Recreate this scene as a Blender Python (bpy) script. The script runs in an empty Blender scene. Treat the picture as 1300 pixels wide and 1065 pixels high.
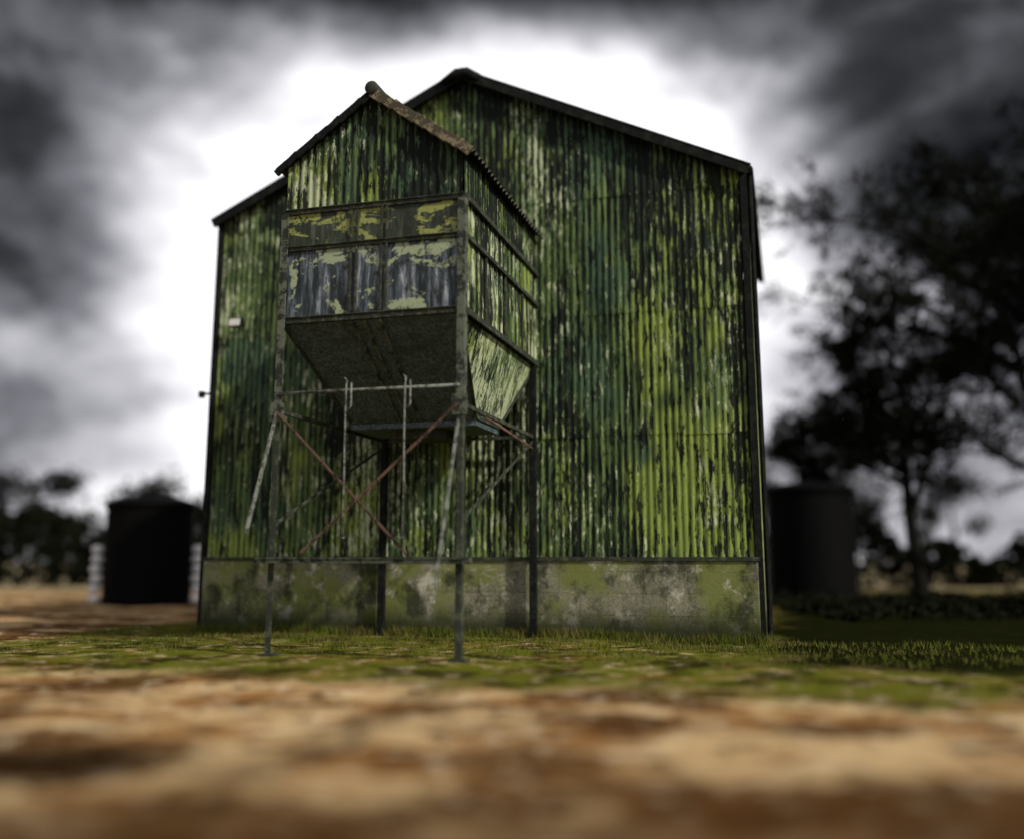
import bpy, math, random
import numpy as np
from mathutils import Vector, Matrix
random.seed(7); np.random.seed(7)
scene=bpy.context.scene
col=scene.collection

# ------------------------------------------------------------------ node helper
class NT:
    def __init__(s,tree): s.t=tree; s.n=tree.nodes; s.l=tree.links
    def new(s,k,**kw):
        n=s.n.new(k)
        for a,b in kw.items(): setattr(n,a,b)
        return n
    def put(s,sock,v):
        if isinstance(v,bpy.types.NodeSocket): s.l.new(v,sock)
        elif v is not None:
            if isinstance(v,(tuple,list)) and sock.type=='RGBA' and len(v)==3: v=(*v,1)
            sock.default_value=v
    def coord(s,out='Object'): return s.new('ShaderNodeTexCoord').outputs[out]
    def map(s,v,scale=(1,1,1),loc=(0,0,0)):
        m=s.new('ShaderNodeMapping'); s.put(m.inputs[0],v); m.inputs['Scale'].default_value=scale; m.inputs['Location'].default_value=loc
        return m.outputs[0]
    def noise(s,v,scale,detail=4,rough=.55,dist=0):
        n=s.new('ShaderNodeTexNoise'); s.put(n.inputs['Vector'],v)
        n.inputs['Scale'].default_value=scale; n.inputs['Detail'].default_value=detail
        n.inputs['Roughness'].default_value=rough; n.inputs['Distortion'].default_value=dist
        return n.outputs[0]
    def rng(s,v,a,b,c=0.,d=1.,smooth=True):
        m=s.new('ShaderNodeMapRange'); 
        if smooth: m.interpolation_type='SMOOTHSTEP'
        s.put(m.inputs[0],v)
        for i,x in enumerate((a,b,c,d)): m.inputs[i+1].default_value=x
        return m.outputs[0]
    def mix(s,f,a,b,mode='MIX'):
        m=s.new('ShaderNodeMix',data_type='RGBA',blend_type=mode)
        s.put(m.inputs[0],f); s.put(m.inputs[6],a); s.put(m.inputs[7],b); return m.outputs[2]
    def ma(s,op,a,b=None,c=None,clamp=False):
        m=s.new('ShaderNodeMath',operation=op,use_clamp=clamp)
        s.put(m.inputs[0],a)
        if b is not None: s.put(m.inputs[1],b)
        if c is not None: s.put(m.inputs[2],c)
        return m.outputs[0]
    def vm(s,op,a,b=None):
        m=s.new('ShaderNodeVectorMath',operation=op); s.put(m.inputs[0],a)
        if b is not None: s.put(m.inputs[1],b)
        return m.outputs['Value'] if op in('LENGTH','DISTANCE','DOT_PRODUCT') else m.outputs[0]
    def sep(s,v):
        m=s.new('ShaderNodeSeparateXYZ'); s.put(m.inputs[0],v); return m.outputs
    def ramp(s,f,stops):
        r=s.new('ShaderNodeValToRGB'); s.put(r.inputs[0],f); e=r.color_ramp.elements
        while len(e)<len(stops): e.new(.5)
        for x,(p,c) in zip(e,stops): x.position=p; x.color=(*c,1)
        return r.outputs[0]

def material(name,fn,rough=.8,spec=.3,metal=0.):
    m=bpy.data.materials.new(name); m.use_nodes=True
    t=NT(m.node_tree); b=m.node_tree.nodes['Principled BSDF']
    b.inputs['Roughness'].default_value=rough; b.inputs['Specular IOR Level'].default_value=spec; b.inputs['Metallic'].default_value=metal
    r=fn(t)
    c,h=r[0],r[1]
    t.put(b.inputs['Base Color'],c)
    if h is not None:
        bp=t.new('ShaderNodeBump'); bp.inputs['Strength'].default_value=.6; bp.inputs['Distance'].default_value=.02
        t.put(bp.inputs['Height'],h); t.l.new(bp.outputs[0],b.inputs['Normal'])
    return m

def green_sheet(seed=0.,pale=.0,black=.0,bright=1.,barn=False):
    def f(t):
        P0=t.coord(); P=t.map(P0,loc=(seed,seed*.7,seed*.3))
        att=t.new('ShaderNodeAttribute',attribute_name='dat')
        d=t.new('ShaderNodeSeparateColor'); t.l.new(att.outputs['Color'],d.inputs[0])
        rnd,groove=d.outputs[0],d.outputs[1]
        streak=t.noise(t.map(P,(5,5,.35)),1.,5,.65)
        streak2=t.noise(t.map(P,(16,16,.9),(3,0,0)),1.,4,.7)
        big=t.noise(t.map(P,(1,1,.7),(9,0,4)),.45,3,.6)
        flake=t.noise(t.map(P,(7.5,7.5,2.0),(1,7,2)),1.,6,.80)
        flake2=t.noise(t.map(P,(6.5,6.5,2.2),(21,7,2)),1.,6,.82)
        fine=t.noise(P,42,3,.7)
        c=t.ramp(streak,[(.32,(.014,.022,.010)),(.45,(.040,.066,.022)),(.56,(.082,.125,.040)),(.70,(.17,.23,.08))])
        blue=t.mix(streak2,(.008,.022,.016),(.062,.118,.078))
        c=t.mix(t.rng(t.ma('ADD',big,t.ma('MULTIPLY',rnd,.10)),.53,.66,0,.65),c,blue)
        yel=t.mix(streak2,(.06,.085,.010),(.33,.42,.085))
        by=t.noise(t.map(P,(1,1,.6),(31,3,14)),.6,3,.6)
        if barn:
            by=t.ma('ADD',by,t.rng(t.sep(P0)[2],2.,6.,.07,0.))
            by=t.ma('ADD',by,t.rng(t.sep(P0)[0],7.5,10.,-.01,.035))
        c=t.mix(t.rng(by,.50,.64,0,.82),c,yel)
        reg=t.noise(t.map(P,(.9,.9,.35),(51,3,14)),.8,3,.6)
        f2=t.ma('ADD',flake2,t.ma('MULTIPLY',t.ma('SUBTRACT',reg,.5),.55))
        c=t.mix(t.rng(f2,.565-pale,.61-pale,0,.92),c,t.mix(fine,(.17,.21,.09),(.58,.62,.42)))
        reg2=t.noise(t.map(P,(1.2,1.2,.3),(71,33,14)),.7,3,.6)
        bk=t.ma('ADD',t.ma('ADD',flake,t.ma('MULTIPLY',t.ma('SUBTRACT',streak2,.5),.7)),t.ma('MULTIPLY',t.ma('SUBTRACT',reg2,.5),.7))
        if barn:
            bk=t.ma('ADD',bk,t.rng(t.sep(P0)[2],5.5,12.,0,.05)) 
        bk=t.ma('ADD',bk,t.ma('MULTIPLY',t.ma('SUBTRACT',rnd,.5),.06))
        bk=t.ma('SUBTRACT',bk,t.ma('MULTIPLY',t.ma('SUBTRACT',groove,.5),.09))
        c=t.mix(t.rng(bk,.505-black,.54-black,0,.97),c,(.004,.006,.005))
        c=t.mix(t.rng(fine,.5,.72,0,.5),c,(.004,.006,.004))
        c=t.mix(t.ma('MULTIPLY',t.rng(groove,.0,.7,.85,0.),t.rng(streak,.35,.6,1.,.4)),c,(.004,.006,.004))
        c=t.mix(1.,c,(bright,bright,bright),'MULTIPLY')
        return c,t.ma('ADD',t.ma('MULTIPLY',flake,.6),t.ma('MULTIPLY',fine,.3))
    return f
M={}
M['barn']=material('weathered_green_sheet',green_sheet(0,.005,.0,1.25,True),spec=.15)
M['gable']=material('weathered_green_gable_sheet',green_sheet(13.,.015,.035,1.15),spec=.15)
M['side']=material('pale_green_sheet',green_sheet(27.,.07,.0,1.2),spec=.15)

def steel(base,rust,amt,seed):
    def f(t):
        P=t.map(t.coord(),loc=(seed,0,0))
        a=t.noise(P,5,5,.78); b=t.noise(P,40,3,.7)
        c=t.mix(b,tuple(x*.3 for x in base),base)
        c=t.mix(t.rng(a,.62-amt,.68-amt,0,.92),c,t.mix(b,tuple(x*.4 for x in rust),rust))
        return c,b
    return f
M['frame']=material('dark_green_steel',steel((.035,.042,.028),(.10,.11,.065),.10,1.))
M['post']=material('mossy_steel_post',steel((.15,.17,.12),(.012,.016,.010),.13,3.))
M['rust']=material('rusty_brace_steel',steel((.19,.11,.075),(.035,.028,.02),.12,5.))
M['galv']=material('galvanised_steel',steel((.28,.30,.26),(.06,.065,.045),.14,9.))
M['black']=material('black_trim',steel((.010,.011,.010),(.024,.027,.02),.1,12.),spec=.1)
M['lichen']=material('lichen_verge',steel((.09,.072,.045),(.30,.25,.14),.13,14.))
M['roof']=material('fibre_cement_roof',steel((.06,.06,.05),(.04,.045,.03),.12,17.))
M['lens']=material('lamp_glass',lambda t:((.6,.6,.56),None),.2,.5)

def panel(t):
    P=t.coord()
    st=t.noise(t.map(P,(9,9,1.1)),1,6,.7); pa=t.noise(t.map(P,(1,1,1.3),(4.3,0,1.2)),1.5,6,.66,.6); fi=t.noise(P,45,3,.7)
    c=t.ramp(st,[(.38,(.008,.012,.013)),(.49,(.032,.045,.050)),(.58,(.12,.14,.16)),(.70,(.44,.46,.49))])
    c=t.mix(t.rng(pa,.565,.58,0,.95),c,t.mix(fi,(.14,.18,.08),(.46,.52,.33)))
    c=t.mix(t.rng(t.noise(t.map(P,(4,4,2.5),(7,7,7)),1.2,6,.82),.55,.59,0,.88),c,(.015,.015,.012))
    return c,t.ma('ADD',pa,t.ma('MULTIPLY',fi,.2))
M['panel']=material('peeling_painted_panel',panel,.6,.3)
def panel_up(t):
    P=t.coord()
    st=t.noise(t.map(P,(9,9,1.1),(3,3,3)),1,6,.7); pa=t.noise(t.map(P,(.7,1,1.5),(14.3,0,1.2)),2.0,6,.66,.5); fi=t.noise(P,45,3,.7)
    c=t.ramp(st,[(.35,(.012,.016,.011)),(.55,(.04,.05,.032)),(.75,(.13,.14,.10))])
    c=t.mix(t.rng(pa,.52,.535,0,.92),c,t.mix(fi,(.13,.145,.025),(.40,.43,.13)))
    c=t.mix(t.rng(t.noise(t.map(P,(4,4,2.5),(17,7,7)),1.3,6,.82),.54,.59,0,.88),c,(.018,.018,.012))
    return c,pa
M['panel_up']=material('peeling_yellow_green_panel',panel_up,.65,.25)
def hopf(t):
    P=t.coord(); a=t.noise(P,2.5,5,.7); b=t.noise(P,18,5,.78)
    s=t.noise(t.map(P,(6,6,.6)),1,5,.7)
    c=t.ramp(b,[(.35,(.022,.034,.036)),(.52,(.060,.088,.090)),(.70,(.17,.23,.24))])
    c=t.mix(t.rng(a,.5,.68,0,.7),c,(.022,.030,.030)); c=t.mix(t.rng(s,.5,.7,0,.5),c,(.12,.17,.17))
    return c,b
M['hopper']=material('galvanised_hopper_plate',hopf,.6,.3)

def plinth(t):
    P=t.coord()
    br=t.new('ShaderNodeTexBrick')
    sx=t.sep(P); cb=t.new('ShaderNodeCombineXYZ'); t.l.new(sx[0],cb.inputs[0]); t.l.new(sx[2],cb.inputs[1])
    t.put(br.inputs['Vector'],cb.outputs[0])
    br.inputs['Scale'].default_value=1.; br.inputs['Brick Width'].default_value=.9; br.inputs['Row Height'].default_value=.45; br.inputs['Mortar Size'].default_value=.01
    br.inputs['Color1'].default_value=(.23,.22,.15,1); br.inputs['Color2'].default_value=(.33,.31,.22,1); br.inputs['Mortar'].default_value=(.19,.18,.125,1)
    a=t.noise(P,.7,5,.65); b=t.noise(t.map(P,(1.3,1.3,1.),(5,5,5)),1,6,.7); f=t.noise(P,25,4,.7); e=t.noise(P,1.5,6,.75)
    c=t.mix(t.rng(f,.3,.8),br.outputs[0],(.08,.08,.05),'MIX')
    c=t.mix(t.rng(a,.40,.58,0,.85),c,t.mix(f,(.07,.085,.015),(.24,.27,.065)))
    c=t.mix(t.rng(e,.53,.64,0,.85),c,t.mix(f,(.36,.34,.26),(.62,.59,.48)))
    c=t.mix(t.rng(b,.46,.64,0,.9),c,(.026,.030,.014))
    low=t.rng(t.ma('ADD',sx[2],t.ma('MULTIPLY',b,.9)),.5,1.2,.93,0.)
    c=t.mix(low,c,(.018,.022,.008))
    return c,t.ma('ADD',t.ma('MULTIPLY',br.outputs[1],.3),f)
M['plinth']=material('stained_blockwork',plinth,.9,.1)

# ------------------------------------------------------------------ mesh helper
class MB:
    def __init__(s): s.v=[]; s.f=[]; s.c=[]
    def add(s,vs,fs,c=None):
        o=len(s.v); s.v+= [tuple(v) for v in vs]; s.f+=[tuple(o+i for i in f) for f in fs]
        s.c+= (c if c else [(.5,1.,0,1)]*len(vs))
    def box(s,a,b):
        x0,y0,z0=a; x1,y1,z1=b
        s.add([(x0,y0,z0),(x1,y0,z0),(x1,y1,z0),(x0,y1,z0),(x0,y0,z1),(x1,y0,z1),(x1,y1,z1),(x0,y1,z1)],
              [(0,3,2,1),(4,5,6,7),(0,1,5,4),(1,2,6,5),(2,3,7,6),(3,0,4,7)])
    def beam(s,p,q,w,h,up=(0,0,1)):
        p=Vector(p);q=Vector(q);d=(q-p).normalized();up=Vector(up)
        if abs(d.dot(up))>.98: up=Vector((0,1,0))
        a=d.cross(up).normalized(); b=a.cross(d).normalized()
        vs=[]
        for c in(p,q):
            for i,j in((-1,-1),(1,-1),(1,1),(-1,1)): vs.append(c+a*w/2*i+b*h/2*j)
        s.add(vs,[(0,3,2,1),(4,5,6,7),(0,1,5,4),(1,2,6,5),(2,3,7,6),(3,0,4,7)])
    def tube(s,pts,rads,n=6,cap=True):
        vs=[];fs=[]
        for k,p in enumerate(pts):
            p=Vector(p); q=Vector(pts[min(k+1,len(pts)-1)]); r=Vector(pts[max(k-1,0)])
            d=(q-r).normalized(); up=Vector((0,0,1)) if abs(d.z)<.9 else Vector((1,0,0))
            a=d.cross(up).normalized(); b=d.cross(a)
            for i in range(n):
                t=2*math.pi*i/n; vs.append(p+(a*math.cos(t)+b*math.sin(t))*rads[k])
        for k in range(len(pts)-1):
            for i in range(n):
                j=(i+1)%n; fs.append((k*n+i,k*n+j,k*n+n+j,k*n+n+i))
        if cap: fs.append(tuple(range(n))[::-1]); fs.append(tuple((len(pts)-1)*n+i for i in range(n)))
        s.add(vs,fs)
    def obj(s,name,mat,parent=None,smooth=False,bevel=0):
        me=bpy.data.meshes.new(name); me.from_pydata(s.v,[],s.f); me.update()
        ca=me.color_attributes.new('dat','FLOAT_COLOR','POINT')
        ca.data.foreach_set('color',np.array(s.c,dtype=np.float32).ravel())
        me.materials.append(mat)
        if smooth: me.polygons.foreach_set('use_smooth',[True]*len(me.polygons))
        o=bpy.data.objects.new(name,me); col.objects.link(o)
        if parent: o.parent=parent
        if bevel:
            m=o.modifiers.new('bevel','BEVEL'); m.width=bevel; m.segments=2; m.limit_method='ANGLE'
        return o

def corr(mb,o,a,L,b,nrm,bottom,top,tiers,pitch=.146,amp=.022,sub=8,seed=0,sheet=1.02):
    o=Vector(o);a=Vector(a);b=Vector(b);nrm=Vector(nrm)
    n=int(L/pitch*sub); rnd=random.Random(seed)
    for ti in range(len(tiers)-1):
        h0=tiers[ti]; h1=tiers[ti+1]+.07
        sh=[(rnd.random(),rnd.uniform(-.006,.01),rnd.uniform(-.02,.012)) for _ in range(int(L/sheet)+2)]
        vs=[];cs=[];ok=[]
        for i in range(n+1):
            s=L*i/n; k=int(s/sheet); r=sh[k]
            w=math.cos(2*math.pi*s/pitch); y=amp*.5*(w)
            hb=max(h0+(r[2] if ti>0 else 0),bottom); ht=min(h1,top(s)); ok.append(ht>hb+.002)
            ht=max(ht,hb)
            full=h1-h0; m=3
            for j in range(m+1):
                h=hb+(ht-hb)*j/m
                off=.016*(1-(h-h0)/full)+r[1]+.002*math.sin(3.1*s+2*h)
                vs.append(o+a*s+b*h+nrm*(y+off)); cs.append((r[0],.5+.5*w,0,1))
        fs=[]
        for i in range(n):
            if ok[i] or ok[i+1]:
                for j in range(3):
                    p=i*4+j; fs.append((p,p+4,p+5,p+1))
        mb.add(vs,fs,cs)

def empty(name,loc=(0,0,0),rz=0):
    e=bpy.data.objects.new(name,None); col.objects.link(e); e.location=loc; e.rotation_euler=(0,0,rz); e.empty_display_size=.5; return e

ANG=math.radians(-15.67); ORG=(-7.2,23.7,0)
# ------------------------------------------------------------------ BARN
barn=empty('corrugated_metal_barn',ORG,ANG)
W=12.6; EV=9.95; AP=12.95; D=9.
topf=lambda s: EV+(AP-EV)*(1-abs(s-W/2)/(W/2))-.03
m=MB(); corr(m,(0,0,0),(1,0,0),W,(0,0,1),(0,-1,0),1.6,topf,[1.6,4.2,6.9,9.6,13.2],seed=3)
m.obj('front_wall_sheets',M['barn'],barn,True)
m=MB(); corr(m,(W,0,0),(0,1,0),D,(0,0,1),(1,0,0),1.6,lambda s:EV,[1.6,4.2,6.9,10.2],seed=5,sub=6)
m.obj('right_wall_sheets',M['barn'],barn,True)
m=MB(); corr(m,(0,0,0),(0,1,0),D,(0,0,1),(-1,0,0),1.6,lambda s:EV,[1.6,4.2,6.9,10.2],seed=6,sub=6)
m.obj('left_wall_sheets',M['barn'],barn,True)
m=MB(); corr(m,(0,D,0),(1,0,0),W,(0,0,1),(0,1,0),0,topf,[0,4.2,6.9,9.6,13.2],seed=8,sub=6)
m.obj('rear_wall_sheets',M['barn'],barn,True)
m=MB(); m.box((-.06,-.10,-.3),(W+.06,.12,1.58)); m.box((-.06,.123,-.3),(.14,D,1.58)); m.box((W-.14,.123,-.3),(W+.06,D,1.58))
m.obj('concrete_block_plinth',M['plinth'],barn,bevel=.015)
m=MB(); m.box((-.1,-.14,1.56),(W+.1,-.02,1.64)); m.obj('base_rail',M['frame'],barn)
sl=math.hypot(W/2,AP-EV); ux=(W/2)/sl; uz=(AP-EV)/sl
m=MB()
for sg in(-1,1):
    o=Vector((W/2,-.28,AP+.06)); a=Vector((0,1,0)); b=Vector((sg*ux,0,-uz)); nr=Vector((sg*uz,0,ux))
    corr(m,o,a,D+.5,b,nr,0,lambda s:sl+.28,[0,2.4,4.8,8],pitch=.17,amp=.05,seed=9+sg,sub=6)
m.obj('roof_sheets',M['roof'],barn,True)
m=MB()
for sg in(-1,1):
    p=Vector((W/2,-.24,AP-.02)); q=Vector((W/2+sg*(W/2+.22),-.24,EV-.12))
    m.beam(p,q,.05,.24)
    m.beam(p+Vector((0,.14,.10)),q+Vector((0,.14,.10)),.26,.05)
m.obj('verge_boards',M['black'],barn)
m=MB(); m.tube([(W/2-.45,-.26,AP-.20),(W/2-.12,-.26,AP-.02),(W/2+.12,-.26,AP-.02),(W/2+.45,-.26,AP-.20)],[.10,.14,.14,.10],10)
m.tube([(W/2,-.26,AP+.0),(W/2,D+.3,AP+.0)],[.14,.14],14); m.obj('ridge_cap',M['black'],barn,True)
m=MB(); m.box((W+.02,-.08,-.1),(W+.16,.10,EV)); m.tube([(W+.22,-.05,EV-.05),(W+.22,D,EV-.05)],[.09,.09],8)
m.tube([(W+.22,.15,EV-.1),(W+.24,.15,0)],[.055,.055],8)
m.box((-.16,-.08,-.1),(-.02,.10,EV)); m.tube([(-.2,-.05,EV-.05),(-.2,D,EV-.05)],[.09,.09],8)
m.obj('corner_trims_and_gutters',M['black'],barn)
m=MB(); m.box((.42,-.34,7.12),(.78,-.22,7.34)); m.beam((.5,-.03,7.2),(.5,-.25,7.22),.04,.04); m.beam((.7,-.03,7.2),(.7,-.25,7.22),.04,.04)
m.obj('floodlight_body',M['black'],barn,bevel=.01)
m=MB(); m.add([(.45,-.36,7.14),(.75,-.36,7.14),(.75,-.345,7.31),(.45,-.345,7.31),(.45,-.343,7.14),(.75,-.343,7.14)],[(0,1,2,3),(0,4,5,1)]); m.obj('floodlight_glass',M['lens'],barn)
m=MB(); m.beam((-.1,-.05,5.55),(-.34,-.12,5.55),.05,.05); m.box((-.38,-.2,5.45),(-.27,-.08,5.6)); m.obj('wall_bracket',M['black'],barn)
m=MB(); r=random.Random(2)
for z in(2.0,3.2,4.3,5.5,7.0,8.2,9.6):
    x=.146
    while x<W:
        if r.random()<.55: m.box((x-.012,-.045,z-.012),(x+.012,-.022,z+.012))
        x+=.438
m.obj('fixing_bolts',M['galv'],barn)

# ------------------------------------------------------------------ HOPPER HOUSE
hop=empty('elevated_grain_hopper',ORG,ANG)
S0,S1,DD=4.59,8.03,5.17; SM=(S0+S1)/2; HE=8.80; HR=10.02; ZT,ZM,ZB=7.90,7.19,5.84
m=MB(); gt=lambda s: HE+(HR-HE)*(1-abs(s-(S1-S0)/2)/((S1-S0)/2))-.02
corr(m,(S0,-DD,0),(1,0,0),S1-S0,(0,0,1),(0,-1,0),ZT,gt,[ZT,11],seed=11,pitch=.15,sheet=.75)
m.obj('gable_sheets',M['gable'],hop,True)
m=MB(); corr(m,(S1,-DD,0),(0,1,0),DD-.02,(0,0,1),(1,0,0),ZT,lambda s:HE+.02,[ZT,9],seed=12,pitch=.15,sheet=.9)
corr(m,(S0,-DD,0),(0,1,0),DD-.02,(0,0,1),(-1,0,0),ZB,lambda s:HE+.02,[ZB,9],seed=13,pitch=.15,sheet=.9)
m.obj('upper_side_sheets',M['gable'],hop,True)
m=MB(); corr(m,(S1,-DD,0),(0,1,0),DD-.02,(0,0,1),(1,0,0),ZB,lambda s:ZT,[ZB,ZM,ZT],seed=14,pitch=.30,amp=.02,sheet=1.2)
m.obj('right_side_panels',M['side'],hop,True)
m=MB(); m.box((S0,-DD,ZB),(S1,-DD+.03,ZM)); m.obj('front_lower_panels',M['panel'],hop)
m=MB(); m.box((S0,-DD,ZM+.002),(S1,-DD+.03,ZT)); m.obj('front_upper_panels',M['panel_up'],hop)
m=MB(); F=-DD-.045
for z,h in((ZT,.09),(ZM,.08),(ZB,.11)):
    m.box((S0-.03,F,z-h/2),(S1+.03,-DD-.003,z+h/2))
    m.box((S0-.05,F-.03,z+h/2-.012),(S1+.05,F-.002,z+h/2+.008))
for x in(5.90,6.02,6.50,6.60):
    m.box((x-.025,F+.006,ZB+.057),(x+.025,-DD-.004,ZM-.043)); m.box((x-.025,F+.006,ZM+.043),(x+.025,-DD-.004,ZT-.048))
for z,h in((ZT,.09),(ZM,.08),(ZB,.11)):
    m.box((S1+.025,-DD-.04,z-h/2-.002),(S1+.085,-.02,z+h/2+.002))
    m.box((S0-.085,-DD-.04,z-h/2-.002),(S0-.025,-.02,z+h/2+.002))
for y in(-3.9,-2.6,-1.3):
    m.box((S1+.02,y-.03,ZB+.06),(S1+.06,y+.03,ZM-.045))
m.obj('panel_frames',M['frame'],hop,bevel=.006)
m=MB(); r=random.Random(4)
for z in(ZT,ZM,ZB):
    x=S0+.1
    while x<S1: m.box((x-.010,F-.012,z-.024),(x+.010,F-.001,z-.004)); x+=.21
for x in(5.90,6.60):
    z=ZB+.15
    while z<ZT-.1: m.box((x-.011,F-.004,z-.011),(x+.011,F+.005,z+.011)); z+=.19
m.obj('rivets',M['frame'],hop)
m=MB(); sl=math.hypot(SM-S0,HR-HE); ux=(SM-S0)/sl; uz=(HR-HE)/sl
for sg in(-1,1):
    corr(m,(SM,-DD-.14,HR+.05),(0,1,0),DD+.1,(sg*ux,0,-uz),(sg*uz,0,ux),0,lambda s:sl+.22,[0,1.1,4],pitch=.20,amp=.075,seed=20+sg,sheet=1.1)
m.obj('house_roof_sheets',M['roof'],hop,True)
m=MB()
p=Vector((SM,-DD-.16,HR+.0)); q=Vector((SM+ux*(sl+.2),-DD-.16,HR+.0-uz*(sl+.2)))
N=9
for i in range(N):
    a_=p.lerp(q,i/N); b_=p.lerp(q,(i+1.08)/N); m.beam(a_+Vector((0,-.004*(i%2),.012*(i%3))),b_+Vector((0,-.004*(i%2),-.02)),.07,.19)
m.obj('right_verge_lichened',M['lichen'],hop,bevel=.01)
m=MB(); q=Vector((SM-ux*(sl+.2),-DD-.16,HR+.0-uz*(sl+.2)))
for i in range(N):
    a_=p.lerp(q,i/N); b_=p.lerp(q,(i+1.08)/N); m.beam(a_+Vector((0,-.004*(i%2),.02*(i%2))),b_+Vector((0,-.004*(i%2),-.03)),.06,.13)
m.obj('left_verge',M['black'],hop,bevel=.01)
m=MB(); m.tube([(SM,-DD-.26,HR+.06),(SM,-DD-.22,HR+.07),(SM,0,HR+.07)],[.10,.13,.13],12); m.obj('house_ridge_cap',M['roof'],hop,True)

T=[(S0+.02,-DD+.01,ZB-.06),(S1-.02,-DD+.01,ZB-.06),(S1-.02,-.1,ZB-.06),(S0+.02,-.1,ZB-.06)]
Bt=[(5.0,-3.0,4.27),(7.6,-3.0,4.27),(7.6,-1.5,4.27),(5.0,-1.5,4.27)]
m=MB(); m.add(T+Bt,[(0,4,5,1),(2,6,7,3),(3,7,4,0)]); 
m.box((5.0,-3.0,4.12),(7.6,-1.5,4.265)); m.obj('hopper_plates',M['hopper'],hop)
m=MB(); m.add([T[1],Bt[1],Bt[2],T[2]],[(0,1,2,3)]); m.obj('hopper_right_plate',M['side'],hop)
def onf(u,v):
    a=Vector(T[0]).lerp(Vector(T[1]),u); b=Vector(Bt[0]).lerp(Vector(Bt[1]),u); return a.lerp(b,v)+Vector((0,-.02,-.02))
m=MB()
for u in(.40,.47,.56): m.beam(onf(u,.0),onf(u,1),.04,.05)
m.obj('hopper_front_ribs',M['post'],hop)
m=MB()
for a_,b_ in((T[1],Bt[1]),(T[0],Bt[0]),(T[2],Bt[2])): m.beam(a_,b_,.06,.06)
for a_,b_ in((0,1),(1,2),(3,0)): m.beam(Bt[a_],Bt[b_],.07,.07)
m.obj('hopper_seams',M['frame'],hop)
m=MB(); m.box((5.7,-2.7,3.95),(6.9,-1.8,4.118)); m.obj('outlet_slide',M['frame'],hop)

PX=[(S0,-DD),(S1,-DD)]
m=MB()
for x,y in PX:
    sg=1 if x>6 else -1
    m.box((x-.075,y-.075,4.1),(x+.075,y-.058,HE-.95)); m.box((x+sg*.062,y-.058,4.1),(x+sg*.077,y+.075,HE-.95))
    m.box((x-.14,y-.085,4.0),(x+.14,y-.077,4.35))
m.obj('front_posts',M['post'],hop,bevel=.004)
m=MB()
for x,y in PX:
    sg=1 if x>6 else -1
    m.box((x-.055,y-.07,-.3),(x+.055,y-.055,4.098)); m.box((x+sg*.04,y-.055,-.3),(x+sg*.055,y+.06,4.098))
    m.box((x-.14,y-.14,-.12),(x+.14,y+.14,.0))
m.obj('front_legs',M['frame'],hop,bevel=.004)
m=MB()
for x in(S0-.02,S1+.0):
    m.box((x-.07,-.36,-.2),(x+.07,-.22,ZB)); 
m.obj('rear_posts',M['black'],hop)
m=MB(); m.tube([(S0,-DD-.1,4.50),(S1,-DD-.1,4.50)],[.028,.028],8)
m.obj('operating_rail',M['galv'],hop,True)
m=MB()
for x in(S0,S1):
    m.beam((x,-DD,4.2),(x,-.3,4.2),.06,.07)
    m.beam((x,-DD,2.2),(x,-.3,4.1),.03,.05)
m.beam((S0-.05,-.3,4.2),(S1+.05,-.3,4.2),.06,.07)
m.obj('side_rails',M['frame'],hop)
m=MB()
m.beam((S0,-DD-.09,4.18),(7.15,-DD-.09,1.66),.012,.075,(0,1,0)); m.beam((S0,-DD-.115,4.18),(7.15,-DD-.115,1.66),.05,.012,(0,1,0))
m.beam((S1,-DD-.14,4.18),(5.2,-DD-.14,1.7),.012,.075,(0,1,0)); m.beam((S1,-DD-.165,4.18),(5.2,-DD-.165,1.7),.05,.012,(0,1,0))
m.beam((S1,-DD,4.24),(S1,-.3,3.95),.03,.05)
m.obj('x_braces',M['rust'],hop)
m=MB(); m.box((S0-.25,-DD-.24,1.53),(S1+.25,-DD-.10,1.60)); m.box((S0-.25,-DD-.27,1.602),(S1+.25,-DD-.10,1.62))
m.obj('lower_cross_rail',M['post'],hop,bevel=.004)
m=MB()
for x in(5.98,7.08):
    m.tube([(x-.05,-DD-.2,4.62),(x-.02,-DD-.22,4.70),(x+.02,-DD-.22,4.66),(x,-DD-.20,4.5),(x,-DD-.2,3.6),(x+.01,-DD-.2,2.9),(x,-DD-.2,1.95)],[.016]*7,6)
    m.tube([(x+.09,-DD-.18,4.62),(x+.10,-DD-.2,4.2),(x+.03,-DD-.2,4.12)],[.016]*3,6)
    m.tube([(x-.05,-DD-.2,1.95),(x+.05,-DD-.2,1.95)],[.014]*2,6)
m.obj('pull_rods',M['galv'],hop,True)
m=MB()
m.beam((S1-.02,-DD-.09,3.9),(S1-.02,-DD-1.1,1.2),.075,.03,(1,0,0)); m.beam((S0,-DD-.09,4.15),(S0,-DD-.95,2.0),.07,.03,(1,0,0))
m.obj('splayed_struts',M['galv'],hop)

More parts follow.
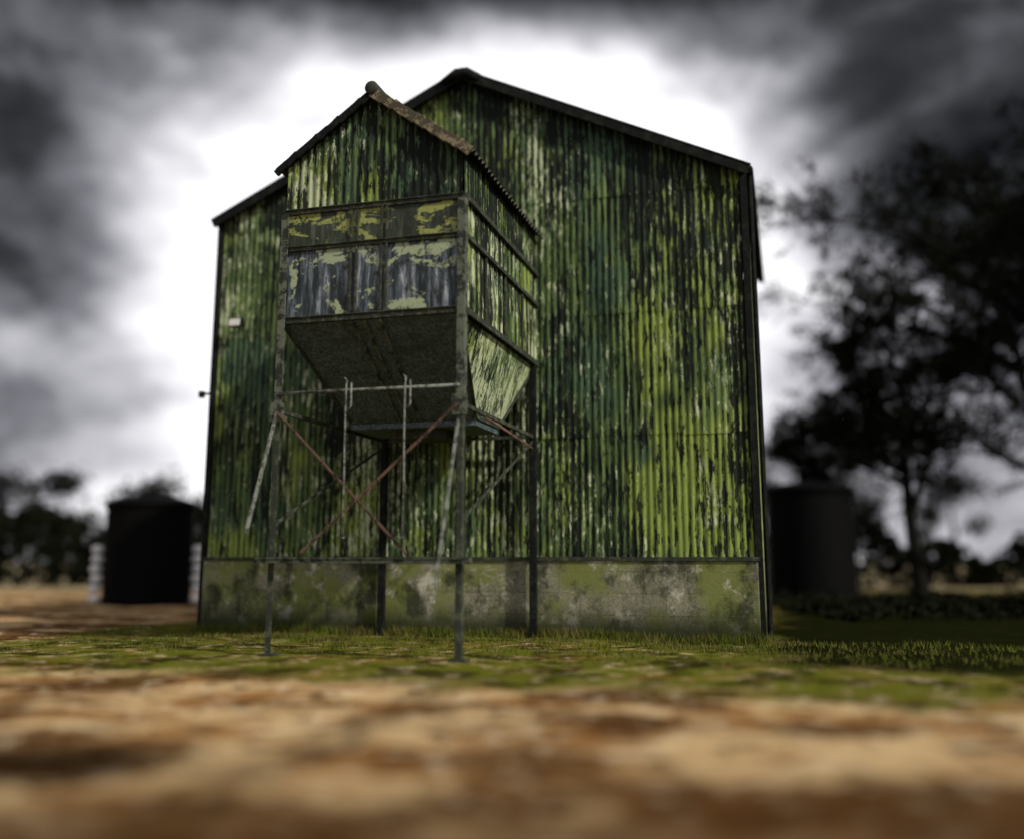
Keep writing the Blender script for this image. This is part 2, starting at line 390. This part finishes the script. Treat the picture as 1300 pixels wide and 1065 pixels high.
# ------------------------------------------------------------------ TANKS
def tankmat(t):
    P=t.coord(); a=t.noise(P,3,4,.6); return t.mix(a,(.001,.001,.001),(.004,.004,.004)),None
M['tank']=material('black_tank',tankmat,.7,.05)
M['hoop']=material('white_drum_plastic',lambda t:(t.mix(t.noise(t.coord(),6,4),(.6,.6,.6),(.85,.85,.86)),None),.35,.5)
def tank(name,x,y,r_,h):
    e=empty(name,(x,y,0))
    m=MB(); pts=[];rr=[]
    n=26
    for i in range(n+1):
        z=-.1+(h-.45)*i/n; pts.append((0,0,z)); rr.append(r_*(.99+.01*math.cos(i*math.pi)))
    pts+= [(0,0,h-.42),(0,0,h-.36),(0,0,h-.28),(0,0,h-.12),(0,0,h)]; rr+=[r_*1.05,r_*1.06,r_*1.0,r_*.7,r_*.16]
    m.tube(pts,rr,40); m.obj('ribbed_shell',M['tank'],e,True)
    m=MB(); m.tube([(0,0,h-.02),(0,0,h+.12)],[.28,.26],16); m.obj('hatch',M['tank'],e)
    m=MB(); m.tube([(r_*1.03,-.3,-.05),(r_*1.03,-.3,h-.4)],[.04,.04],6); m.obj('fill_pipe',M['black'],e)
    return e
tank('black_water_tank',-13.5,37.2,1.58,3.95)
tank('black_water_tank.001',12.3,41,1.75,4.75)
for k,(x,y) in enumerate(((-15.38,37.1),(-11.62,37.1))):
    m=MB(); z=0
    for i in range(6):
        rr=.22; j=random.uniform(-.04,.04)
        m.tube([(j,0,z),(j,0,z+.04),(j,0,z+.15),(j,0,z+.26),(j,0,z+.30)],[rr*.4,rr*.85,rr*1.02,rr*.85,rr*.4],12); z+=.36
    o=m.obj('stacked_white_drums' if k==0 else 'stacked_white_drums.001',M['hoop'],None,True); o.location=(x,y,.0)

# ------------------------------------------------------------------ GROUND
def hgt(x,y):
    return .035*math.sin(x*.9+1)*math.sin(y*.7)+.02*math.sin(x*2.3+y*1.7)-.05
sp=lambda n,R: [R*math.sinh(4.2*t)/math.sinh(4.2) for t in np.linspace(-1,1,n)]
xs=sp(171,600); ys=[y+12 for y in sp(171,600)]
m=MB(); vs=[(x,y,hgt(x,y)) for y in ys for x in xs]; n=len(xs)
m.add(vs,[(j*n+i,j*n+i+1,(j+1)*n+i+1,(j+1)*n+i) for j in range(n-1) for i in range(n-1)])
def groundf(t):
    P=t.coord(); X=t.sep(P)
    c_,s_=math.cos(ANG),math.sin(ANG)
    dx=t.ma('SUBTRACT',X[0],ORG[0]); dy=t.ma('SUBTRACT',X[1],ORG[1])
    lx=t.ma('ADD',t.ma('MULTIPLY',dx,c_),t.ma('MULTIPLY',dy,s_)); ly=t.ma('SUBTRACT',t.ma('MULTIPLY',dy,c_),t.ma('MULTIPLY',dx,s_))
    wob=t.ma('MULTIPLY',t.ma('SUBTRACT',t.noise(P,.35,4,.6),.5),5.)
    a=t.noise(t.map(P,(.6,1.0,1)),.8,5,.7); b=t.noise(P,2.2,5,.7); f=t.noise(P,22,4,.75)
    big=t.noise(t.map(P,(.6,.9,1),(4,2,0)),.55,4,.6)
    sand=t.mix(f,(.28,.17,.068),(.68,.50,.27))
    c=t.mix(t.rng(a,.45,.58,0,.88),sand,t.mix(f,(.10,.040,.010),(.36,.165,.045)))
    c=t.mix(t.rng(big,.48,.57,0,.9),c,t.mix(f,(.028,.012,.004),(.12,.052,.015)))
    c=t.mix(t.rng(b,.54,.66,0,.6),c,(.70,.59,.40))
    c=t.mix(t.rng(t.noise(P,1.9,5,.7),.54,.62,0,.85),c,(.026,.013,.005))
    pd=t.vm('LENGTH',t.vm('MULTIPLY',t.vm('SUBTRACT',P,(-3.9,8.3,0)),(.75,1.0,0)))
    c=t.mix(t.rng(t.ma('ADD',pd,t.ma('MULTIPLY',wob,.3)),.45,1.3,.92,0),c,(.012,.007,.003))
    rx=t.ma('ADD',X[0],t.ma('MULTIPLY',t.ma('SUBTRACT',14.,X[1]),.22))
    dark_line=t.ma('MULTIPLY',t.rng(t.ma('ABSOLUTE',t.ma('ADD',t.ma('ADD',rx,.7),t.ma('MULTIPLY',wob,.15))),.08,.5,.7,0),t.rng(X[1],12.5,15.5,1,0))
    dark_line=t.ma('MULTIPLY',dark_line,t.rng(b,.35,.6,.3,1))
    c=t.mix(dark_line,c,(.03,.016,.006))  # darker broken line across the yard, fading out towards the hopper
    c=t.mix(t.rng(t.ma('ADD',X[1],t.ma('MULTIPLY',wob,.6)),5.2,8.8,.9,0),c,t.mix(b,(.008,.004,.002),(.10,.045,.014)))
    g1=t.rng(t.ma('ADD',ly,wob),-9.2,-7.0); g2=t.rng(t.ma('ADD',lx,wob),-3.2,-1.6)
    g=t.ma('MULTIPLY',g1,g2)
    gx=t.ma('MULTIPLY',g,t.rng(t.ma('ADD',b,t.ma('MULTIPLY',a,.5)),.70,.90,1.,.45))
    grass=t.mix(f,(.026,.032,.003),(.17,.18,.022))
    grass=t.mix(t.rng(t.noise(P,.9,4,.7),.47,.58,0,.85),grass,(.014,.014,.004))
    c=t.mix(gx,c,grass)
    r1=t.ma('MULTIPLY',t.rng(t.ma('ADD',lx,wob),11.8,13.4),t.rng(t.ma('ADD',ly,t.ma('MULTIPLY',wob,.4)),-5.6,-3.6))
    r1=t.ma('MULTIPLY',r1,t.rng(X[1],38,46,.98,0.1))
    c=t.mix(r1,c,t.mix(f,(.003,.004,.001),(.010,.012,.004)))  # dark grass strip right of barn, with the hedge's shade put into its colour
    far=t.rng(X[1],48,60)
    fld=t.mix(t.noise(t.map(P,(.04,.3,1)),1,4,.6),(.42,.33,.22),(.14,.13,.06))
    c=t.mix(far,c,fld)
    return c,t.ma('ADD',t.ma('MULTIPLY',b,1.5),f)
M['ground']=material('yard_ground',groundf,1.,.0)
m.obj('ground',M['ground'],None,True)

def loc2w(lx,ly):
    c_,s_=math.cos(ANG),math.sin(ANG); return ORG[0]+lx*c_-ly*s_, ORG[1]+lx*s_+ly*c_
def grassf(t):
    P=t.coord(); a=t.noise(P,.8,3); b=t.noise(P,9,2)
    c=t.mix(b,(.016,.023,.003),(.13,.15,.018)); c=t.mix(t.rng(a,.46,.6,0,.7),c,(.12,.10,.03)); return c,None
M['grass']=material('rough_grass',grassf,.9,.1)
r=np.random.RandomState(5)
m=MB(); vs=[];fs=[]
def blade(x,y,h,w):
    a=r.uniform(0,6.28); dx,dy=math.cos(a)*w,math.sin(a)*w; z=hgt(x,y)-.01; lx,ly=r.uniform(-.5,.5)*h,r.uniform(-.5,.5)*h
    k=len(vs); vs.extend([(x-dx,y-dy,z),(x+dx,y+dy,z),(x+lx,y+ly,z+h)]); fs.append((k,k+1,k+2))
cl=[(r.uniform(-2.0,22),-abs(r.normal(0,2.4))) for _ in range(600)]
for cx,cy in cl:
    if cy<-6.5: continue
    for _ in range(20):
        x,y=loc2w(cx+r.normal(0,.22),min(cy+r.normal(0,.22),-.12)); blade(x,y,r.uniform(.04,.13),.012)
for _ in range(5000):
    x,y=loc2w(r.uniform(-.3,W+.3),-.12-abs(r.normal(0,.14))); blade(x,y,r.uniform(.08,.28),.011)
m.add(vs,fs); m.obj('grass',M['grass'])
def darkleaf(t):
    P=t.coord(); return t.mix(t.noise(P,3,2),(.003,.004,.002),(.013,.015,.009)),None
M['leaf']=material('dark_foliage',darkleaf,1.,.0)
def leafmass(n,fn,size,seed):
    r=np.random.RandomState(seed); m=MB(); V=[];Fc=[]
    for i in range(n):
        c=fn(r); 
        if c is None: continue
        a=r.normal(size=3); a/=np.linalg.norm(a); b=np.cross(a,r.normal(size=3)); b/=np.linalg.norm(b)
        s=size*r.uniform(.5,1.4); k=len(V)
        V+=[tuple(c-a*s-b*s*.5),tuple(c+a*s*.2-b*s*.6),tuple(c+a*s),tuple(c-a*s*.1+b*s*.6)]; Fc.append((k,k+1,k+2,k+3))
    m.add(V,Fc); return m
def bram(r):
    x=r.uniform(8.8,36); y=r.uniform(27,40)+.12*(x-10); h=.35+.2*math.sin(x*1.3)+.15*math.sin(x*3.1+y)
    return np.array((x,y,abs(r.uniform(0,1))*h*.7))
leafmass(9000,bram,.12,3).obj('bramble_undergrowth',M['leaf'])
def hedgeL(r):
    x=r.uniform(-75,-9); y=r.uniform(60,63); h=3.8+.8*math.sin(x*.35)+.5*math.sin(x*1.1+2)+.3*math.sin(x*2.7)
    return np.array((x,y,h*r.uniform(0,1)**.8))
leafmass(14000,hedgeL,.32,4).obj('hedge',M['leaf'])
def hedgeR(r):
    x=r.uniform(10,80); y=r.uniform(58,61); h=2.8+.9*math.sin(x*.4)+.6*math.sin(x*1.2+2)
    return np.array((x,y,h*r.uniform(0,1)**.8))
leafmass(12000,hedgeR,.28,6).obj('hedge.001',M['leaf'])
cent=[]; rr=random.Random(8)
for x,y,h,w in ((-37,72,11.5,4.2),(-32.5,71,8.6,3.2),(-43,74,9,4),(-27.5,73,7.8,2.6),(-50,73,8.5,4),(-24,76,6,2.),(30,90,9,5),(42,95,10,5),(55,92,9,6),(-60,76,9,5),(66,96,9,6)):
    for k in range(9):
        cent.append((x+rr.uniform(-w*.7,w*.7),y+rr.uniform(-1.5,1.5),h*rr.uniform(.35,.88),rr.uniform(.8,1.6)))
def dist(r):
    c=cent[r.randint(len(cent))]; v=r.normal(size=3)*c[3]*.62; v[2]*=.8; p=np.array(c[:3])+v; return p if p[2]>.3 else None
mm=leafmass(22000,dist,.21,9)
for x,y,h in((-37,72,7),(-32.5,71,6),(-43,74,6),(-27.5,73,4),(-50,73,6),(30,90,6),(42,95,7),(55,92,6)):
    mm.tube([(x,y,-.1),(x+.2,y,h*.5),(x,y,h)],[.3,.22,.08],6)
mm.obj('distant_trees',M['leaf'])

def barkf(t):
    P=t.coord(); return t.mix(t.noise(P,5,3),(.005,.005,.004),(.02,.019,.016)),None
M['bark']=material('dark_bark',barkf,1.,.0)
def tree(name,x,y,H,spread,seed,leaves=5000,lean=0.,ls=.10):
    R=random.Random(seed); e=empty(name,(x,y,-.05)); m=MB(); tips=[]
    def br(p,d,L,rad,lv):
        n=5 if lv<2 else 3; pts=[p];rads=[rad]; dd=d.copy()
        for i in range(n):
            dd=(dd+Vector((R.uniform(-1,1),R.uniform(-1,1),R.uniform(-.6,1)))*(.16+.05*lv)).normalized()
            pts.append(pts[-1]+dd*L/n); rads.append(max(rad*(1-.75*(i+1)/n),.020))
        m.tube(pts,rads,7 if lv<2 else 4 if lv<3 else 3,False)
        if lv>=2: tips.extend(pts[1:])
        if lv>=4: return
        k=[11,7,5,5][lv]
        for i in range(k):
            t=R.uniform(.22 if lv==0 else .2,1.); q=t*n; a=min(int(q),n-1); pos=pts[a].lerp(pts[a+1],q-a)
            base=(pts[a+1]-pts[a]).normalized(); ax=Vector((R.uniform(-1,1),R.uniform(-1,1),R.uniform(-.35,.5))).normalized()
            nd=(base*(.45 if lv else .5)+ax*spread).normalized()
            br(pos,nd,L*R.uniform(.48,.72)*(1.15-.45*t),rads[a]*.62,lv+1)
    br(Vector((0,0,0)),Vector((lean,0,1)).normalized(),H*.72,H*.026,0)
    m.obj('trunk_and_branches',M['bark'],e,True)
    def lf(r):
        for _ in range(6):
            p=tips[r.randint(len(tips))]
            if math.sin(p.x*2.3+seed)+math.sin(p.y*1.5)+math.sin(p.z*2.5+2)>r.uniform(-.6,1.3): break
        return np.array(p)+r.normal(size=3)*.18
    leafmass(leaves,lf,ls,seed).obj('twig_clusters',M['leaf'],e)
    return e
tree('bare_tree',18.4,45,14.,.95,21,15000,ls=.115)
tree('bare_tree.001',23.4,42,24.5,.85,5,26000,ls=.12)
tree('bare_tree.002',16.4,52,10.5,.95,33,8000)
tree('bare_tree.003',28.5,47,20,.9,44,12000)

# ------------------------------------------------------------------ WORLD
w=bpy.data.worlds.new("World"); scene.world=w; w.use_nodes=True
try:
    w.cycles.sampling_method='MANUAL'; w.cycles.sample_map_resolution=256
except Exception: pass
t=NT(w.node_tree); w.node_tree.nodes.clear()
EL=math.radians(36)
SUN=Vector((.78*math.cos(EL),-.626*math.cos(EL),math.sin(EL))).normalized()
sky=t.new('ShaderNodeTexSky'); sky.sky_type='NISHITA'; sky.sun_disc=False
sky.sun_elevation=math.asin(SUN.z); sky.sun_rotation=math.atan2(SUN.x,SUN.y)
b1=t.new('ShaderNodeBackground'); t.l.new(sky.outputs[0],b1.inputs[0]); b1.inputs[1].default_value=.08
G=t.vm('NORMALIZE',t.coord('Generated'))
def blob(c,sc,r0,r1,amp):
    c=Vector(c).normalized()
    d=t.vm('LENGTH',t.vm('MULTIPLY',t.vm('SUBTRACT',G,tuple(c)),sc)); return t.rng(d,r0,r1,amp,0.)
n1=t.noise(t.map(G,(1.,1.,1.5)),2.8,6,.58,.8); n2=t.noise(t.map(G,(1,1,1.8),(5,5,5)),7,5,.62,.3)
v=t.ma('ADD',.49,t.ma('MULTIPLY',t.ma('SUBTRACT',n1,.5),1.35))
v=t.ma('ADD',v,t.ma('MULTIPLY',t.ma('SUBTRACT',n2,.5),.8))
for c,sc,r0,r1,amp in (
    ((-.03,.93,.30),(1,1,1.1),.16,.42,.58),
    ((-.25,.93,.26),(1,1,1),.03,.2,.20),
    ((.21,.93,.27),(1,1,1),.03,.2,.18),
    ((.0,1,.02),(.35,1,1.2),.02,.30,.40),
    ((.0,.72,.68),(.45,1,1),.14,.31,-1.0),
    ((.42,.83,.40),(1,1,1),.03,.24,-.22),
    ((-.47,.87,.27),(1,1,1),.02,.16,-.10),
    ((-.45,.80,.42),(1,1,1),.02,.16,-.12),
    ((0,-1,.5),(1,1,1),.5,1.4,.25),
    ((.7,-.5,.6),(1,1,1),.3,1.,.25)):
    v=t.ma('ADD',v,blob(c,sc,r0,r1,amp))
cc=t.ramp(v,[(.0,(.006,.006,.007)),(.25,(.045,.046,.050)),(.5,(.21,.21,.235)),(.75,(.62,.61,.66)),(.97,(1.15,1.15,1.18))])
b2=t.new('ShaderNodeBackground'); t.l.new(cc,b2.inputs[0]); b2.inputs[1].default_value=1.
mx=t.new('ShaderNodeMixShader'); mx.inputs[0].default_value=.98; t.l.new(b1.outputs[0],mx.inputs[1]); t.l.new(b2.outputs[0],mx.inputs[2])
out=t.new('ShaderNodeOutputWorld'); t.l.new(mx.outputs[0],out.inputs[0])
sl_=bpy.data.lights.new('sun','SUN'); sl_.energy=3.8; sl_.angle=math.radians(2); sl_.color=(1,.94,.84)
so=bpy.data.objects.new('sun',sl_); col.objects.link(so); so.rotation_euler=SUN.to_track_quat('Z','Y').to_euler(); so.location=(20,-15,30)

# ------------------------------------------------------------------ CAMERA
cd=bpy.data.cameras.new('camera'); cam=bpy.data.objects.new('camera',cd); col.objects.link(cam); scene.camera=cam
cd.sensor_width=36; cd.sensor_fit='HORIZONTAL'; cd.lens=1250/1300*36; cd.shift_y=-45.5/1300
cd.clip_end=2000; cd.clip_start=.1
cam.location=(0,0,1.6); cam.rotation_euler=(math.radians(90+10.07),0,0)
cd.dof.use_dof=True; cd.dof.focus_distance=19.0; cd.dof.aperture_fstop=.1; cd.dof.aperture_blades=0
scene.view_settings.view_transform='Standard'; scene.view_settings.look='None'; scene.view_settings.exposure=0
